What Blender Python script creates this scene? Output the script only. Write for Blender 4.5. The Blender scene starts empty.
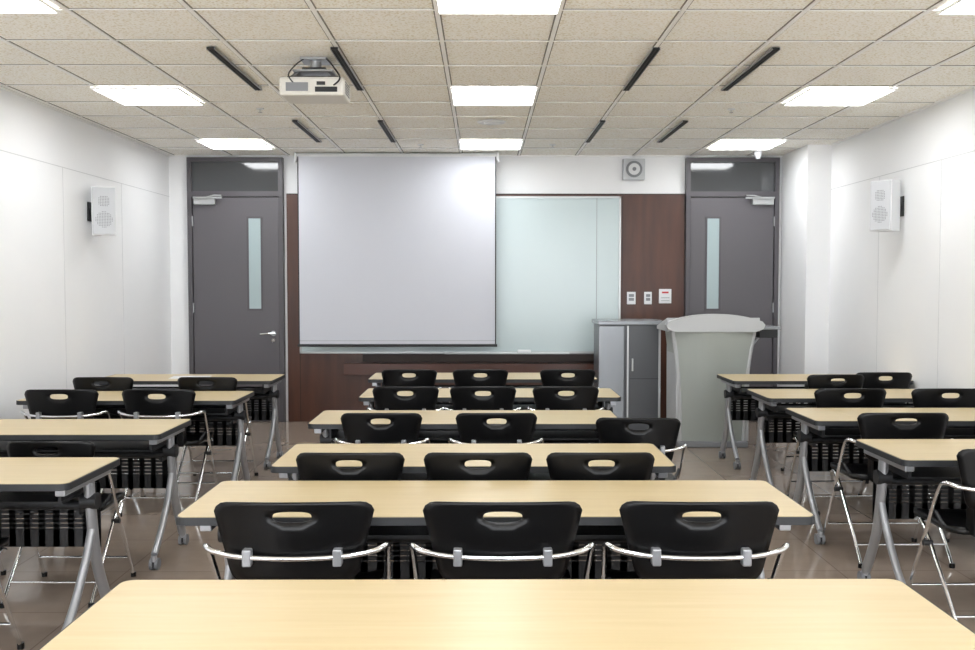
import bpy, bmesh, math, random
from mathutils import Vector, Matrix
random.seed(4)
scene = bpy.context.scene
try:
    scene.view_settings.view_transform = 'Standard'
    scene.view_settings.look = 'None'
except Exception:
    pass

# ------------------------------------------------------------ materials
def srgb(r, g, b):
    def f(c):
        c /= 255.0
        return c/12.92 if c <= 0.04045 else ((c+0.055)/1.055)**2.4
    return (f(r), f(g), f(b), 1.0)

def mat(name, col, rough=0.5, metal=0.0, spec=0.5, noise=None, bump=None, emit=None):
    m = bpy.data.materials.new(name); m.use_nodes = True
    nt = m.node_tree; N = nt.nodes; L = nt.links
    b = N['Principled BSDF']
    b.inputs['Base Color'].default_value = col
    b.inputs['Roughness'].default_value = rough
    b.inputs['Metallic'].default_value = metal
    b.inputs['Specular IOR Level'].default_value = spec
    if emit:
        b.inputs['Emission Color'].default_value = emit[0]
        b.inputs['Emission Strength'].default_value = emit[1]
    if noise:
        scale, col2, stretch, lo, hi = noise
        tc = N.new('ShaderNodeTexCoord'); mp = N.new('ShaderNodeMapping')
        mp.inputs['Scale'].default_value = stretch
        nz = N.new('ShaderNodeTexNoise'); nz.inputs['Scale'].default_value = scale
        nz.inputs['Detail'].default_value = 4
        rp = N.new('ShaderNodeValToRGB')
        rp.color_ramp.elements[0].position = lo; rp.color_ramp.elements[0].color = col2
        rp.color_ramp.elements[1].position = hi; rp.color_ramp.elements[1].color = col
        L.new(tc.outputs['Object'], mp.inputs['Vector']); L.new(mp.outputs['Vector'], nz.inputs['Vector'])
        L.new(nz.outputs['Fac'], rp.inputs['Fac']); L.new(rp.outputs['Color'], b.inputs['Base Color'])
        if bump:
            bp = N.new('ShaderNodeBump'); bp.inputs['Strength'].default_value = bump
            bp.inputs['Distance'].default_value = 0.002
            L.new(nz.outputs['Fac'], bp.inputs['Height']); L.new(bp.outputs['Normal'], b.inputs['Normal'])
    return m

M = {}
M['wall'] = mat('wall_paint', srgb(240, 240, 240), 0.55, noise=(1.5, srgb(236, 237, 238), (1,1,1), .3, .7))
M['groove'] = mat('panel_joint', srgb(206, 207, 208), 0.7)
M['tile'] = mat('acoustic_tile', srgb(255, 253, 247), 0.9, spec=.1, noise=(75, srgb(230, 222, 203), (1,1,1), .36, .5))
M['tbar'] = mat('ceiling_tbar', srgb(252, 251, 248), 0.5)
M['tgap'] = mat('ceiling_gap_shade', srgb(128, 123, 114), 0.8)
M['lamp'] = mat('lamp_diffuser', srgb(255, 255, 255), 0.6, emit=((0.96, 0.98, 1.0, 1), 16.5))
M['black'] = mat('black_slot', srgb(16, 16, 16), 0.7)
M['wood'] = mat('brown_veneer', srgb(82, 47, 32), 0.38, noise=(6, srgb(68, 38, 26), (2.2, 2.2, .25), .35, .7))
M['woodseam'] = mat('veneer_seam', srgb(34, 20, 15), 0.6)
M['woodlt'] = mat('ledge_veneer', srgb(80, 46, 34), 0.35)
M['door'] = mat('door_paint', srgb(88, 85, 89), 0.42)
M['frame'] = mat('door_frame_paint', srgb(78, 75, 79), 0.42)
M['dglass'] = mat('transom_glass', srgb(72, 74, 76), 0.08, spec=.7)
M['lglass'] = mat('corridor_light_tint', srgb(160, 176, 178), 0.15)  # pale colour stands in for corridor light behind the door slits
M['chrome'] = mat('chrome', srgb(226, 228, 230), 0.1, metal=1)
M['steel'] = mat('brushed_steel', srgb(166, 168, 170), 0.32, metal=.85)
M['silver'] = mat('silver_paint', srgb(164, 166, 170), 0.3, metal=.55)
M['plastic'] = mat('black_plastic', srgb(4, 4, 5), 0.33, spec=.28)
M['dark'] = mat('dark_metal', srgb(24, 25, 28), 0.5)
M['edge'] = mat('table_edge_band', srgb(38, 40, 43), 0.5)
M['maple'] = mat('maple_laminate', srgb(196, 178, 140), 0.33, spec=.35, noise=(5, srgb(188, 169, 129), (.5, 7, 7), .3, .7))
M['screen'] = mat('projection_fabric', srgb(199, 201, 208), 0.95, spec=0)
M['glassboard'] = mat('white_glass_board', srgb(190, 204, 205), 0.22, spec=.5)
M['alu'] = mat('aluminium', srgb(180, 182, 182), 0.35, metal=.7)
M['white'] = mat('white_plastic', srgb(222, 223, 224), 0.4)
M['grille'] = mat('speaker_grille', srgb(196, 198, 201), 0.6)
M['gdark'] = mat('grille_dark', srgb(130, 132, 136), 0.6)
M['lecgrey'] = mat('lectern_panel', srgb(156, 161, 155), 0.35)
M['leclt'] = mat('lectern_shell', srgb(180, 182, 183), 0.35)
M['cab'] = mat('cabinet_grey', srgb(78, 80, 84), 0.3)
M['cablt'] = mat('cabinet_silver', srgb(140, 144, 148), 0.25, metal=.3)
M['red'] = mat('red_label', srgb(190, 50, 50), 0.5)
M['caster'] = mat('caster_grey', srgb(120, 122, 126), 0.5)
M['beige'] = mat('projector_shell', srgb(216, 213, 205), 0.4)
M['lens'] = mat('lens_glass', srgb(15, 18, 26), 0.05)

def floor_mat():
    m = bpy.data.materials.new('floor_vinyl_tile'); m.use_nodes = True
    N = m.node_tree.nodes; L = m.node_tree.links; b = N['Principled BSDF']
    tc = N.new('ShaderNodeTexCoord')
    br = N.new('ShaderNodeTexBrick'); br.offset = 0.0
    br.inputs['Scale'].default_value = 1.0
    br.inputs['Brick Width'].default_value = 0.6; br.inputs['Row Height'].default_value = 0.6
    br.inputs['Mortar Size'].default_value = 0.003
    br.inputs['Color1'].default_value = srgb(158, 143, 129)
    br.inputs['Color2'].default_value = srgb(153, 138, 125)
    br.inputs['Mortar'].default_value = srgb(126, 112, 101)
    L.new(tc.outputs['Object'], br.inputs['Vector'])
    nz = N.new('ShaderNodeTexNoise'); nz.inputs['Scale'].default_value = 9; nz.inputs['Detail'].default_value = 6
    L.new(tc.outputs['Object'], nz.inputs['Vector'])
    mx = N.new('ShaderNodeMixRGB'); mx.blend_type = 'MULTIPLY'; mx.inputs['Fac'].default_value = .2
    L.new(br.outputs['Color'], mx.inputs['Color1']); L.new(nz.outputs['Fac'], mx.inputs['Color2'])
    L.new(mx.outputs['Color'], b.inputs['Base Color'])
    b.inputs['Roughness'].default_value = .1
    b.inputs['Specular IOR Level'].default_value = .6
    return m
M['floor'] = floor_mat()

# ------------------------------------------------------------ mesh builder
class MB:
    def __init__(s): s.v=[]; s.f=[]; s.m=[]; s.s=[]; s.mats=[]
    def mi(s, k):
        if k not in s.mats: s.mats.append(k)
        return s.mats.index(k)
    def add(s, vs, fs, k, smooth=False, xf=None):
        o=len(s.v); i=s.mi(k)
        for p in vs:
            p=Vector(p)
            if xf is not None: p = xf @ p
            s.v.append(p[:])
        for f in fs:
            s.f.append([a+o for a in f]); s.m.append(i); s.s.append(smooth)
    def box(s, x0,x1,y0,y1,z0,z1,k,bev=0,xf=None):
        if bev<=0:
            vs=[(x,y,z) for x in (x0,x1) for y in (y0,y1) for z in (z0,z1)]
            fs=[(0,1,3,2),(4,6,7,5),(0,4,5,1),(2,3,7,6),(0,2,6,4),(1,5,7,3)]
            s.add(vs,fs,k,False,xf); return
        bm=bmesh.new(); bmesh.ops.create_cube(bm,size=1)
        for v in bm.verts:
            v.co=Vector(((x0+x1)/2+v.co.x*(x1-x0),(y0+y1)/2+v.co.y*(y1-y0),(z0+z1)/2+v.co.z*(z1-z0)))
        bmesh.ops.bevel(bm,geom=bm.edges[:],offset=bev,segments=2,profile=.5,affect='EDGES')
        bm.verts.index_update()
        s.add([v.co.copy() for v in bm.verts],[[v.index for v in f.verts] for f in bm.faces],k,False,xf)
        bm.free()
    def prism(s, outline, a0, a1, axis, k, smooth=False, xf=None):
        n=len(outline)
        def P(p,a):
            return {'z':(p[0],p[1],a),'y':(p[0],a,p[1]),'x':(a,p[0],p[1])}[axis]
        vs=[P(p,a0) for p in outline]+[P(p,a1) for p in outline]
        fs=[tuple(range(n))[::-1],tuple(range(n,2*n))]+[(i,(i+1)%n,n+(i+1)%n,n+i) for i in range(n)]
        s.add(vs,fs,k,smooth,xf)
    def cyl(s, c, r, h, axis, k, n=24, r2=None, xf=None):
        r2 = r if r2 is None else r2
        def P(a,rr,t):
            u,v=rr*math.cos(a),rr*math.sin(a)
            return {'z':(c[0]+u,c[1]+v,c[2]+t),'y':(c[0]+u,c[1]+t,c[2]+v),'x':(c[0]+t,c[1]+u,c[2]+v)}[axis]
        vs=[P(2*math.pi*i/n,r,-h/2) for i in range(n)]+[P(2*math.pi*i/n,r2,h/2) for i in range(n)]
        s.add(vs,[(i,(i+1)%n,n+(i+1)%n,n+i) for i in range(n)],k,True,xf)
        s.add(vs,[tuple(range(n))[::-1],tuple(range(n,2*n))],k,False,xf)
    def tube(s, pts, r, k, n=10, sm=5, flat=1.0, xf=None):
        P=[Vector(p) for p in pts]
        if sm>1 and len(P)>2:
            Q=[]
            for i in range(len(P)-1):
                p0=P[max(i-1,0)];p1=P[i];p2=P[i+1];p3=P[min(i+2,len(P)-1)]
                for j in range(sm):
                    t=j/sm
                    Q.append(.5*((2*p1)+(p2-p0)*t+(2*p0-5*p1+4*p2-p3)*t*t+(3*p1-p0-3*p2+p3)*t**3))
            Q.append(P[-1]); P=Q
        vs=[];fs=[]
        T=(P[1]-P[0]).normalized()
        U=T.orthogonal().normalized()
        if flat!=1.0: U=(Vector((1,0,0))-T*T.x).normalized()
        for i,p in enumerate(P):
            t=(P[min(i+1,len(P)-1)]-P[max(i-1,0)]).normalized()
            U=(U-t*U.dot(t)).normalized(); V=t.cross(U)
            for a in range(n):
                an=2*math.pi*a/n
                vs.append(p+U*math.cos(an)*r+V*math.sin(an)*r*flat)
        m=len(P)
        for i in range(m-1):
            for a in range(n):
                fs.append((i*n+a,i*n+(a+1)%n,(i+1)*n+(a+1)%n,(i+1)*n+a))
        s.add(vs,fs,k,True,xf)
        s.add(vs,[tuple(range(n))[::-1],tuple(range((m-1)*n,m*n))],k,False,xf)
    def mesh(s,name):
        me=bpy.data.meshes.new(name); me.from_pydata(s.v,[],s.f)
        for k in s.mats: me.materials.append(M[k])
        me.polygons.foreach_set('material_index',s.m)
        me.polygons.foreach_set('use_smooth',s.s)
        me.update()
        bm=bmesh.new(); bm.from_mesh(me); bmesh.ops.recalc_face_normals(bm,faces=bm.faces[:]); bm.to_mesh(me); bm.free()
        return me
    def obj(s,name,loc=(0,0,0),rot=0.0,scale=1.0):
        return place(s.mesh(name),name,loc,rot,scale)

def place(me,name,loc=(0,0,0),rot=0.0,scale=1.0):
    o=bpy.data.objects.new(name,me); scene.collection.objects.link(o)
    o.location=loc; o.rotation_euler=(0,0,rot)
    o.scale=scale if isinstance(scale,tuple) else (scale,)*3
    return o

def rrect(x0,x1,y0,y1,r,n=6):
    pts=[]
    for cx,cy,a in ((x1-r,y1-r,0),(x0+r,y1-r,90),(x0+r,y0+r,180),(x1-r,y0+r,270)):
        for i in range(n+1):
            t=math.radians(a+90*i/n); pts.append((cx+r*math.cos(t),cy+r*math.sin(t)))
    return pts

# ------------------------------------------------------------ room
XL,XR,YB,YF,H = -3.28, 3.36, -1.86, 10.10, 2.79
b=MB(); b.box(XL-.2,XR+.2,YB-.2,YF+.2,-.1,0,'floor'); b.obj('floor')
b=MB(); b.box(XL-.2,XR+.2,YB-.2,YF+.2,H,H+.1,'tile'); b.obj('ceiling')
b=MB(); b.box(XL-.2,XR+.2,YF,YF+.2,0,H,'wall'); b.obj('wall_front')
for nm,x0,x1,xi,sg,js in (('left',XL-.2,XL,XL,1,(-.99,.23,1.45,2.67,3.89,5.11,6.33,7.55,8.77)),
                    ('right',XR,XR+.2,XR,-1,(-.7,.4,1.5,2.6,3.7,4.86,5.96,7.06,8.16))):
    b=MB(); b.box(x0,x1,YB,YF,0,H,'wall')
    a,c=sorted((xi,xi+sg*.0015))
    for j in js: b.box(a,c,j-.0025,j+.0025,0,2.36,'groove')
    b.box(a,c,YB,YF,2.357,2.363,'groove')
    b.obj('wall_'+nm)
    a,c=sorted((xi,xi+sg*.012))
    b=MB(); b.box(a,c,YB,YF if nm=='left' else 9.3,0,.08,'frame'); b.obj('baseboard_'+nm)
# back wall, unseen; window openings added to let world light in
b=MB()
b.box(XL,XR,YB-.2,YB,0,.5,'wall'); b.box(XL,XR,YB-.2,YB,2.6,H,'wall')
for x0,x1 in ((XL,-3.0),(-.15,.15),(3.0,XR)): b.box(x0,x1,YB-.2,YB,.5,2.6,'wall')
b.obj('wall_back')
for x0,x1,i in ((-3.0,-.15,1),(.15,3.0,2)):
    b=MB()
    for a,c,d,e in ((x0,x1,.5,.55),(x0,x1,2.55,2.6),(x0,x0+.05,.55,2.55),(x1-.05,x1,.55,2.55),((x0+x1)/2-.025,(x0+x1)/2+.025,.55,2.55)):
        b.box(a,c,YB-.12,YB-.06,d,e,'alu')
    b.obj('added_window_%d'%i)
# corner pillar
b=MB(); b.box(3.13,XR,9.3,YF,0,H,'wall'); b.obj('wall_pillar')
# wood panelling
b=MB(); WY=YF-.03
b.box(-2.05,2.11,WY,YF,0,2.38,'wood')
for x in (-1.92,1.46): b.box(x-.003,x+.003,WY-.001,WY,0,2.38,'woodseam')
b.box(-2.05,2.11,WY-.001,YF,2.38,2.39,'woodseam')
b.obj('wall_panel_wood')
b=MB(); b.box(-1.45,1.2,WY-.10,WY,.50,.62,'woodlt',.004); b.box(-1.25,1.3,WY-.13,WY,.64,.72,'woodseam',.004)
b.obj('trim_board_ledge')

# ceiling grid
GX=[.375+.6*k for k in range(-7,6)]; GX=[g for g in GX if XL<g<XR]
GY=[6.54+.6*k for k in range(-14,7)]; GY=[g for g in GY if YB<g<YF]
b=MB()
for g in GX:
    b.box(g-.011,g+.011,YB,YF,H-.008,H,'tbar'); b.box(g-.018,g+.018,YB,YF,H-.003,H,'tgap')
for g in GY:
    b.box(XL,XR,g-.004,g+.004,H-.006,H,'tbar'); b.box(XL,XR,g-.011,g+.011,H-.0025,H,'tgap')  # darker strips paint in the thin shadow lines beside the cross bars
b.box(XL,XL+.03,YB,YF,H-.01,H,'tbar'); b.box(XR-.03,XR,YB,9.3,H-.01,H,'tbar'); b.box(XL,3.13,YF-.03,YF,H-.01,H,'tbar')
b.obj('trim_ceiling_grid')
# lamps
b=MB()
b.box(-.287,.287,-.287,.287,-.004,0,'lamp')
for x0,x1,y0,y1 in ((-.3,.3,-.3,-.287),(-.3,.3,.287,.3),(-.3,-.287,-.287,.287),(.287,.3,-.287,.287)):
    b.box(x0,x1,y0,y1,-.012,0,'tbar')
lm=b.mesh('ceiling_light_panel')
for y in (-.36,2.04,4.46,6.88,9.24):
    for x in (-2.36,.075,2.52):
        place(lm,'ceiling_light_panel',(x,y,H-.008))
# air slots
b=MB(); b.box(-.02,.02,-.58,.58,-.012,0,'black',0)
for x0,x1 in ((-.024,-.02),(.02,.024),(-.002,.002)): b.box(x0,x1,-.58,.58,-.014,0,'silver' if x0!=-.002 else 'dark')
sm=b.mesh('air_slot_diffuser')
for y in (6.04,8.46):
    for x in (-1.53,-.835,.975,1.65): place(sm,'air_slot_diffuser',(x,y,H-.008))
# smoke detectors
b=MB(); b.cyl((0,0,-.008),.11,.010,'z','white',32,.12); b.cyl((0,0,-.018),.05,.014,'z','white',24,.07)
sd=b.mesh('smoke_detector'); place(sd,'smoke_detector',(.07,7.95,H-.006))
b=MB(); b.cyl((0,0,-.03),.035,.05,'z','white',24,.04); b.cyl((0,0,-.07),.022,.03,'z','grille',24,.032)
b.obj('ceiling_sensor',(2.75,9.65,H-.006))
b=MB(); b.cyl((0,0,-.005),.03,.006,'z','white'); b.cyl((0,0,-.018),.008,.02,'z','chrome'); b.cyl((0,0,-.03),.016,.003,'z','chrome')
sp=b.mesh('fire_sprinkler')
for x,y in ((-1.7,7.4),(1.9,7.4),(.67,9.3),(-.6,9.3)): place(sp,'fire_sprinkler',(x,y,H))

# ------------------------------------------------------------ doors
def door(name,xc,mir,w=.495):
    b=MB(); D=YF-.06
    def bx(x0,x1,y0,y1,z0,z1,k,bev=0):
        if mir: x0,x1=-x1,-x0
        b.box(x0,x1,y0,y1,z0,z1,k,bev)
    y1=YF-.001
    bx(-w,-w+.045,D-.02,y1,0,2.76,'frame'); bx(w-.045,w,D-.02,y1,0,2.76,'frame')
    bx(-w+.045,w-.045,D-.02,y1,2.715,2.76,'frame'); bx(-w+.045,w-.045,D-.02,y1,2.355,2.41,'frame')
    bx(-w+.045,w-.045,D+.02,y1,2.41,2.715,'dglass')
    bx(-w+.05,w-.05,D,y1,.008,2.35,'door',.003)
    a0,a1=.135,.26
    for p in ((a0-.02,a1+.02,1.17,1.19),(a0-.02,a1+.02,2.13,2.15),(a0-.02,a0,1.19,2.13),(a1,a1+.02,1.19,2.13)):
        bx(p[0],p[1],D-.008,D+.01,p[2],p[3],'frame')
    bx(a0,a1,D-.003,D+.01,1.19,2.13,'lglass')
    hx=.385; s=-1 if mir else 1
    b.cyl((s*hx,D-.006,.93),.028,.012,'y','chrome'); b.cyl((s*hx,D-.03,.93),.011,.05,'y','chrome')
    b.tube([(s*hx,D-.05,.93),(s*(hx-.05),D-.055,.932),(s*(hx-.13),D-.05,.925)],.010,'chrome')
    b.cyl((s*hx,D-.006,.86),.02,.012,'y','chrome')
    bx(-.42,-.20,D-.05,D,2.27,2.33,'alu',.004); bx(-.42,-.12,D-.075,D-.058,2.33,2.348,'alu'); 
    b.tube([(s*-.3,D-.06,2.34),(s*-.2,D-.09,2.36),(s*-.14,D-.03,2.365)],.008,'alu',sm=1)
    for z in (.3,1.2,2.1): b.cyl((s*(-w+.048),D-.008,z),.01,.1,'z','steel',12)
    return b.obj(name,(xc,0,0))
door('door_1',-2.575,False)
door('door_2',2.60,True,.485)

# ------------------------------------------------------------ board, screen
b=MB(); y=WY-.006
b.box(-1.9,1.42,y-.018,y,.74,2.34,'glassboard',.003)
b.box(-1.92,1.44,y-.022,y,2.34,2.36,'alu'); b.box(-1.92,1.44,y-.022,y,.72,.74,'alu')
b.box(1.42,1.44,y-.022,y,.72,2.36,'alu'); b.box(-1.92,-1.9,y-.022,y,.72,2.36,'alu')
b.box(1.185,1.19,y-.0195,y-.018,.74,2.34,'gdark')
b.box(-.4,.9,y-.10,y-.018,.715,.73,'alu',.003)
b.box(.36,.50,y-.07,y-.03,.73,.76,'white',.006); b.box(.36,.50,y-.068,y-.032,.726,.731,'dark')
b.obj('glass_whiteboard')
b=MB(); sy=9.86; s0,s1=-1.885,.135
b.cyl(((s0+s1)/2,sy,H-.052),.045,s1-s0+.04,'x','white',24)
b.box(s0-.03,s0-.015,sy-.05,sy+.05,H-.1,H-.005,'white'); b.box(s1+.015,s1+.03,sy-.05,sy+.05,H-.1,H-.005,'white')
b.box(s0,s1,sy-.047,sy-.045,.83,H-.05,'screen')
b.box(s0,s0+.012,sy-.048,sy-.044,.83,H-.05,'dark'); b.box(s1-.012,s1,sy-.048,sy-.044,.83,H-.05,'dark')
b.box(s0+.012,s1-.012,sy-.0475,sy-.047,.865,.869,'gdark')
b.cyl(((s0+s1)/2,sy-.046,.82),.014,s1-s0+.02,'x','dark',16)
b.obj('projection_screen')

# ------------------------------------------------------------ wall fixtures
b=MB()
b.box(-.115,.115,-.07,0,-.11,.11,'grille',.008); b.cyl((0,-.075,0),.085,.012,'y','gdark',32); b.cyl((0,-.083,0),.06,.012,'y','white',32)
b.cyl((0,-.092,0),.02,.01,'y','gdark',16)
b.obj('wall_intercom_speaker',(1.57,YF-.001,2.64))
for nm,x,z,w,h in (('light_switch',1.555,1.30,.09,.13),('light_switch',1.73,1.30,.08,.13),('wall_notice',1.91,1.32,.13,.15)):
    b=MB(); b.box(-w/2,w/2,-.012,0,-h/2,h/2,'white',.003)
    if nm=='light_switch':
        for q in (-.028,.012): b.box(-w/2+.018,w/2-.018,-.017,-.012,q,q+.03,'gdark',.002)
    else:
        b.box(-w/2+.03,w/2-.03,-.0135,-.012,.03,.048,'red'); b.box(-w/2+.02,w/2-.02,-.0135,-.012,-.05,-.045,'gdark')
        b.box(-w/2+.02,w/2-.02,-.0135,-.012,-.02,-.014,'gdark')
    b.obj(nm,(x,WY-.001,z))

def pa_speaker(loc,rot,side):
    b=MB()
    b.prism([(-.095,0),(.095,0),(.065,.16),(-.065,.16)],-.2,.2,'z','white')
    b.box(-.088,.088,-.012,0,-.193,.193,'grille',.006)
    for zc,R in ((-.07,.066),(.08,.05)):
        for i in range(-5,6):
            for j in range(-5,6):
                px,pz=i*.0125,j*.0125
                if px*px+pz*pz<R*R: b.cyl((px,-.0125,zc+pz),.0042,.0015,'y','gdark',6)
    b.box(-.03,.03,.155,.19,-.06,.06,'dark',.003)
    R=Matrix.Rotation(-rot,3,'Z')
    dist=abs((XL if side<0 else XR)-loc[0])-.008
    a=Vector((0,.17,0)); c=R@(Vector((side*dist,.10,0)))
    b.tube([a[:],c[:]],.016,'dark',sm=1)
    b.box(-.006,.006,-.05,.05,-.08,.08,'dark',.002,xf=Matrix.Translation(c)@R.to_4x4())
    o=b.obj('wall_speaker',loc,rot)
pa_speaker((-3.12,7.95,2.05),math.radians(24),-1)
pa_speaker((3.15,7.62,2.07),math.radians(-56),1)

# ------------------------------------------------------------ projector
b=MB()
b.box(-.19,.19,-.14,.14,-.055,.055,'beige',.015)
b.cyl((-.06,.145,0),.04,.03,'y','dark',28); b.cyl((-.06,.162,0),.03,.006,'y','lens',28)
b.box(-.15,-.02,-.143,-.14,-.03,.02,'gdark'); b.box(.02,.15,-.143,-.14,-.035,-.005,'dark'); b.box(.03,.08,-.144,-.14,.005,.025,'dark')
for i in range(5): b.box(.19,.192,-.1,.08,-.035+.016*i,-.028+.016*i,'dark')
b.box(-.15,.15,-.1,.1,.056,.066,'dark',.002)
for x in (-.13,.13): b.tube([(x,-.08,.06),(x*.7,-.05,.1)],.01,'steel',sm=1); b.tube([(x,.08,.06),(x*.7,.05,.1)],.01,'steel',sm=1)
b.box(-.12,.12,-.09,.09,.095,.107,'steel',.002)
b.box(-.07,.07,-.06,.06,.107,.125,'dark',.003)
b.cyl((0,0,.145),.035,.05,'z','steel'); b.box(-.08,.08,-.08,.08,.168,.182,'steel',.002)
b.tube([(.12,-.13,.0),(.17,-.17,.04),(.12,-.16,.12),(.07,-.06,.178)],.005,'dark')
b.tube([(-.1,-.13,.01),(-.13,-.16,.06),(-.09,-.12,.13),(-.05,-.06,.178)],.004,'dark')
b.obj('ceiling_projector',(-1.0,5.8,H-.182-.001),0,1.0)

# ------------------------------------------------------------ lectern & cabinet
def lectern():
    b=MB()
    b.box(-.31,.31,-.24,.26,.0,.05,'gdark',.008)
    def sec(z,w,bow,yf):
        pts=[]
        for i in range(13):
            t=-1+i/6; pts.append((t*w/2, yf-bow*(1-t*t), z))
        pts+= [(w/2,.22,z),(-w/2,.22,z)]
        return pts
    zs=[(.05,.56,.03,-.18),(.3,.57,.035,-.185),(.6,.60,.045,-.195),(.85,.655,.05,-.21),(1.04,.70,.05,-.23)]
    rings=[sec(*q) for q in zs]; n=len(rings[0]); vs=[p for r in rings for p in r]; fs=[]
    for i in range(len(rings)-1):
        for a in range(n): fs.append((i*n+a,i*n+(a+1)%n,(i+1)*n+(a+1)%n,(i+1)*n+a))
    fs+= [tuple(range(n))[::-1],tuple(range((len(rings)-1)*n,len(rings)*n))]
    b.add(vs,fs,'lecgrey')
    for s in (-1,1):
        b.tube([(s*.285,-.17,.05),(s*.292,-.18,.4),(s*.315,-.19,.75),(s*.36,-.21,1.05)],.022,'leclt',flat=1.0)
        b.prism([(-.19,.05),(.24,.05),(.26,1.06),(-.2,1.06)],s*.30,s*.325,'x','leclt')
    pts=[(-.42,1.055),(-.435,1.09),(-.41,1.12)]
    for i in range(17):
        t=-1+i/8; pts.append((t*.38,1.13+.055*(1-abs(t)**2.4)))
    pts+=[(.41,1.12),(.435,1.09),(.42,1.055),(.36,1.03),(-.36,1.03)]
    b.prism(pts,-.29,-.20,'y','leclt')
    b.prism([(-.20,1.03),(.30,1.03),(.30,1.06),(-.20,1.15)],-.41,.41,'x','leclt')
    b.box(.42,.60,-.2,.2,1.045,1.07,'cablt',.004); b.box(.42,.58,-.17,.17,.97,1.045,'dark',.003)
    b.tube([(.325,0,.8),(.48,0,1.0)],.015,'silver',sm=1)
    return b.obj('lectern',(2.04,8.68,0))
lectern()
b=MB()
b.box(-.29,.29,-.24,.24,.05,1.06,'cab',.004)
b.box(-.31,.33,-.27,.27,1.06,1.10,'cablt',.006)
b.box(-.30,-.06,-.262,-.242,.08,1.05,'cablt',.004)
b.box(-.03,-.015,-.25,-.24,.06,1.05,'alu'); b.box(.27,.29,-.25,-.24,.06,1.05,'alu')
b.box(.0,.27,-.246,-.24,.545,.55,'dark')
b.box(.015,.03,-.255,-.24,.62,.74,'alu',.002)
for x in (-.24,.24):
    for y in (-.18,.18): b.cyl((x,y,.027),.026,.03,'x','caster')
b.obj('equipment_cabinet',(1.40,9.35,0))

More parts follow.
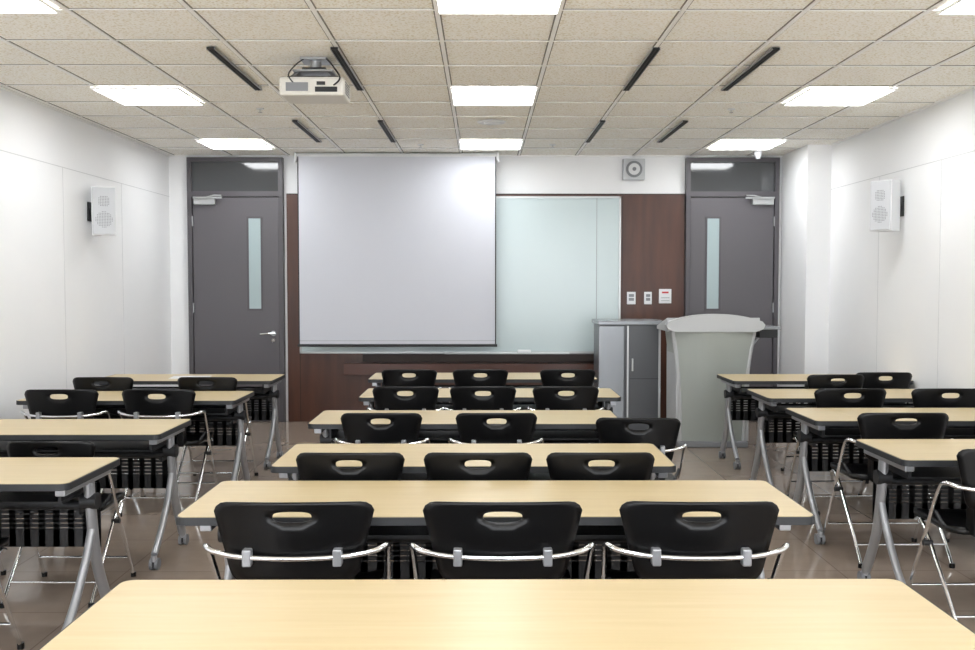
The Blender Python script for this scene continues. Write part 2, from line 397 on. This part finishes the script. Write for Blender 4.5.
# ------------------------------------------------------------ chair
def chair_mesh():
    b=MB()
    zt,zb=.79,.535
    def outline(N=72):
        wt,wb=.216,.176
        raw=[]
        def arc(cx,cz,r,a0,a1,n=8):
            for i in range(n+1):
                a=math.radians(a0+(a1-a0)*i/n); raw.append((cx+r*math.cos(a),cz+r*math.sin(a)))
        arc(wt-.034,zt-.036,.034,10,90)
        arc(-wt+.034,zt-.036,.034,90,170)
        arc(-wb+.05,zb+.05,.05,190,270)
        arc(wb-.05,zb+.05,.05,270,350)
        raw.append(raw[0]); 
        L=[0]
        for i in range(1,len(raw)): L.append(L[-1]+math.dist(raw[i],raw[i-1]))
        out=[]
        for k in range(N):
            d=L[-1]*k/N; i=max(j for j in range(len(L)) if L[j]<=d+1e-9); i=min(i,len(raw)-2)
            t=(d-L[i])/max(L[i+1]-L[i],1e-9)
            x=raw[i][0]*(1-t)+raw[i+1][0]*t; z=raw[i][1]*(1-t)+raw[i+1][1]*t
            if z>zt-.03: z+= .006*(1-(x/wt)**2)
            out.append((x,z))
        return out
    O=outline(); N=len(O); hc=(0,zt-.042)
    Hh=[]
    for x,z in O:
        a=math.atan2(z-hc[1],x-hc[0]); c,s_=math.cos(a),math.sin(a)
        r=1/((abs(c)/.052)**3+(abs(s_)/.017)**3)**(1/3)
        Hh.append((hc[0]+r*c,hc[1]+r*s_))
    K=7; T=.012
    def Y(x,z): return .9*x*x-.02+( z-zb)*-.10
    vs=[];
    for layer in (0,1):
        for k in range(K+1):
            t=k/K
            for i in range(N):
                x=Hh[i][0]*(1-t)+O[i][0]*t; z=Hh[i][1]*(1-t)+O[i][1]*t
                e=0.003 if k in (0,K) else 0
                vs.append((x,Y(x,z)+(e if layer==0 else T-e),z))
    W=(K+1)*N; fs=[]
    for l in (0,1):
        for k in range(K):
            for i in range(N):
                q=(l*W+k*N+i,l*W+k*N+(i+1)%N,l*W+(k+1)*N+(i+1)%N,l*W+(k+1)*N+i)
                fs.append(q if l else q[::-1])
    for i in range(N):
        j=(i+1)%N
        fs.append((i,j,W+j,W+i)); fs.append((K*N+i,W+K*N+i,W+K*N+j,K*N+j))
    b.add(vs,fs,'plastic',True)
    so=rrect(-.21,.21,.04,.44,.06)
    def zs(x,y): return .445+.25*x*x-.03*math.exp(-((y-.2)/.12)**2)*0.4 - (0.02 if y>.42 else 0)
    C=[(x,y) for x,y in so]; n=len(C); vs=[];fs=[]
    for l,dz in ((0,0),(1,-.022)):
        for k in range(5):
            t=k/4
            for x,y in C:
                X=x*t; Yy=.24+(y-.24)*t; vs.append((X,Yy,zs(X,Yy)+dz+(0.004 if (l==0 and 0<k<4) else 0)))
    for l in (0,1):
        for k in range(4):
            for i in range(n):
                q=(l*5*n+k*n+i,l*5*n+k*n+(i+1)%n,l*5*n+(k+1)*n+(i+1)%n,l*5*n+(k+1)*n+i); fs.append(q)
    for i in range(n): j=(i+1)%n; fs.append((4*n+i,4*n+j,9*n+j,9*n+i))
    b.add(vs,fs,'plastic',True)
    half=[(.235,.42,.012),(.235,.34,.16),(.238,.20,.42),(.246,.09,.60),(.246,.035,.642),(.215,-.008,.636),(.13,-.035,.626),(0,-.043,.622)]
    pts=half+[(-x,y,z) for x,y,z in half[-2::-1]]
    b.tube(pts,.0085,'chrome',n=10,sm=5)
    for s in (-1,1):
        b.box(s*.12-.012,s*.12+.012,-.048,-.005,.598,.65,'silver',.004)
        b.tube([(s*.212,-.07,.012),(s*.212,.02,.12),(s*.212,.28,.40),(s*.212,.36,.415)],.009,'chrome',n=8,sm=4)
        b.cyl((s*.235,.42,.012),.014,.024,'z','plastic',12); b.cyl((s*.212,-.07,.012),.014,.024,'z','plastic',12)
        b.cyl((s*.224,.222,.345),.012,.04,'x','dark',14)
        b.tube([(s*.23,.15,.50),(s*.2,.12,.44),(s*.18,.12,.43)],.008,'dark',sm=2,n=8)
        b.box(s*.12-.02,s*.12+.02,-.0,.07,.425,.56,'plastic',.006)
    b.tube([(-.235,.36,.12),(.235,.36,.12)],.007,'chrome',sm=1,n=8)
    b.tube([(-.212,.0,.10),(.212,.0,.10)],.007,'chrome',sm=1,n=8)
    b.tube([(-.21,.34,.412),(.21,.34,.412)],.008,'chrome',sm=1,n=8)
    return b.mesh('folding_chair')
CH=chair_mesh()
W=(1.14,1,1)
chairs=[ # x, y, scale, rot
 (-.58,2.92,W,.015),(.06,2.92,W,0),(.665,2.92,W,-.015),
 (-.525,3.77,1.0,.0),(-.02,3.77,1.0,.0),(.465,3.77,1.0,.0),
 (-.53,4.98,.99,.0),(.07,4.98,.99,.02),(.78,4.80,.99,-.06),
 (-.50,6.18,1,0),(0,6.18,1,0),(.535,6.18,1,0),
 (-.57,7.4,1,0),(-.02,7.4,1,0),(.655,7.4,1,0),
 (-2.70,6.81,1,.02),(-1.96,6.81,1,-.02),(-2.65,6.02,(1.08,1,1),.0),(-2.04,6.02,(1.08,1,1),.0),
 (-1.96,4.33,.94,.0),(-2.62,4.36,.94,0),(-2.08,3.36,1,.0),
 (3.0,7.15,1,0),(2.58,6.98,1,.05),(2.33,6.05,(1.08,1,1),.03),(2.95,6.05,(1.08,1,1),0),(2.17,4.92,(1.1,1,1),0),(2.85,4.92,1,0),(2.13,3.84,1,0)]
for x,y,s,r in chairs: place(CH,'folding_chair',(x,y,0),r,s)

# ------------------------------------------------------------ tables
def table(xc,yf,L,D=.56,zt=.70,ins=.05):
    b=MB(); h=L/2; d=D/2
    b.prism(rrect(-h,h,-d,d,.035),zt-.028,zt-.002,'z','edge')
    b.prism(rrect(-h+.006,h-.006,-d+.006,d-.006,.03),zt-.002,zt,'z','maple')
    for s in (-1,1):
        x=s*(h-ins)
        b.box(x-.02,x+.02,-d+.05,d-.05,zt-.06,zt-.028,'silver',.004)
        b.tube([(x,.04,zt-.05),(x,.06,.5),(x,.11,.28),(x,.22,.08)],.021,'silver',n=12,sm=4,flat=1.3)
        b.tube([(x,.07,.46),(x,.0,.33),(x,-.12,.18),(x,-.23,.08)],.017,'silver',n=12,sm=4)
        b.cyl((x,.05,.56),.034,.065,'x','dark',18)
        for y in (.235,-.235):
            b.cyl((x,y,.06),.016,.03,'z','silver',12)
            b.cyl((x-.014,y+.01,.03),.03,.016,'x','caster',20); b.cyl((x+.014,y+.01,.03),.03,.016,'x','caster',20)
            b.box(x-.006,x+.006,y-.012,y+.022,.02,.06,'dark')
    xi=h-ins
    b.tube([(-xi,.06,.54),(xi,.06,.54)],.018,'dark',sm=1,n=12)
    b.box(-xi+.04,xi-.04,-.12,.16,zt-.115,zt-.105,'dark')
    for x in (-xi+.05,0,xi-.05): b.box(x-.006,x+.006,-.12,.16,zt-.105,zt-.028,'dark')
    y0,y1=d-.055,d-.047; z0,z1=.32,.60
    b.box(-xi+.03,xi-.03,y0,y1,z1-.10,z1,'dark'); b.box(-xi+.03,xi-.03,y0,y1,z0,z0+.08,'dark')
    zz=z0+.08; nrow=5; st=(z1-.10-zz)/nrow
    for i in range(nrow): b.box(-xi+.03,xi-.03,y0,y1,zz+st*i+st*.25,zz+st*(i+1),'dark')
    nx=int((2*xi-.06)/.06)
    for i in range(nx+1):
        x=-xi+.03+(2*xi-.06)*i/nx; b.box(max(x-.014,-xi+.03),min(x+.014,xi-.03),y0,y1,z0,z1,'dark')
    for s in (-1,1): b.box(s*(xi-.06)-.01,s*(xi-.06)+.01,.06,y0,.5,.53,'dark')
    b.obj('folding_table',(xc,yf+d,0))
table(.073,1.83,1.99,.60,ins=.12)
table(.042,3.08,2.09,.58,ins=.09)
table(-.04,3.94,1.69,.57)
table(-.093,5.14,1.71)
table(.046,6.34,1.75)
table(0,7.54,1.82)
for xr,yf in ((-1.57,3.60),(-1.62,4.78),(-1.60,6.17),(-1.64,7.42)): table(xr-.71,yf,1.42)
for xl,yf in ((1.80,4.07),(1.83,5.24),(1.88,6.28),(1.94,7.40)): table(xl+.705,yf,1.41)
b=MB(); b.box(-.15,.15,-.1,.1,0,.003,'white'); b.obj('paper_sheet',(-2.35,7.7,.7),.1)

# ------------------------------------------------------------ world & camera
w=bpy.data.worlds.new('World'); scene.world=w; w.use_nodes=True
w.node_tree.nodes['Background'].inputs[0].default_value=(.93,.96,1,1)
w.node_tree.nodes['Background'].inputs[1].default_value=8.5
cd=bpy.data.cameras.new('camera'); cam=bpy.data.objects.new('camera',cd); scene.collection.objects.link(cam)
cd.sensor_width=36; cd.lens=960/975*36
cam.location=(0,0,1.457)
cam.rotation_euler=(math.radians(90-2.5),0,-.0047)
scene.camera=cam
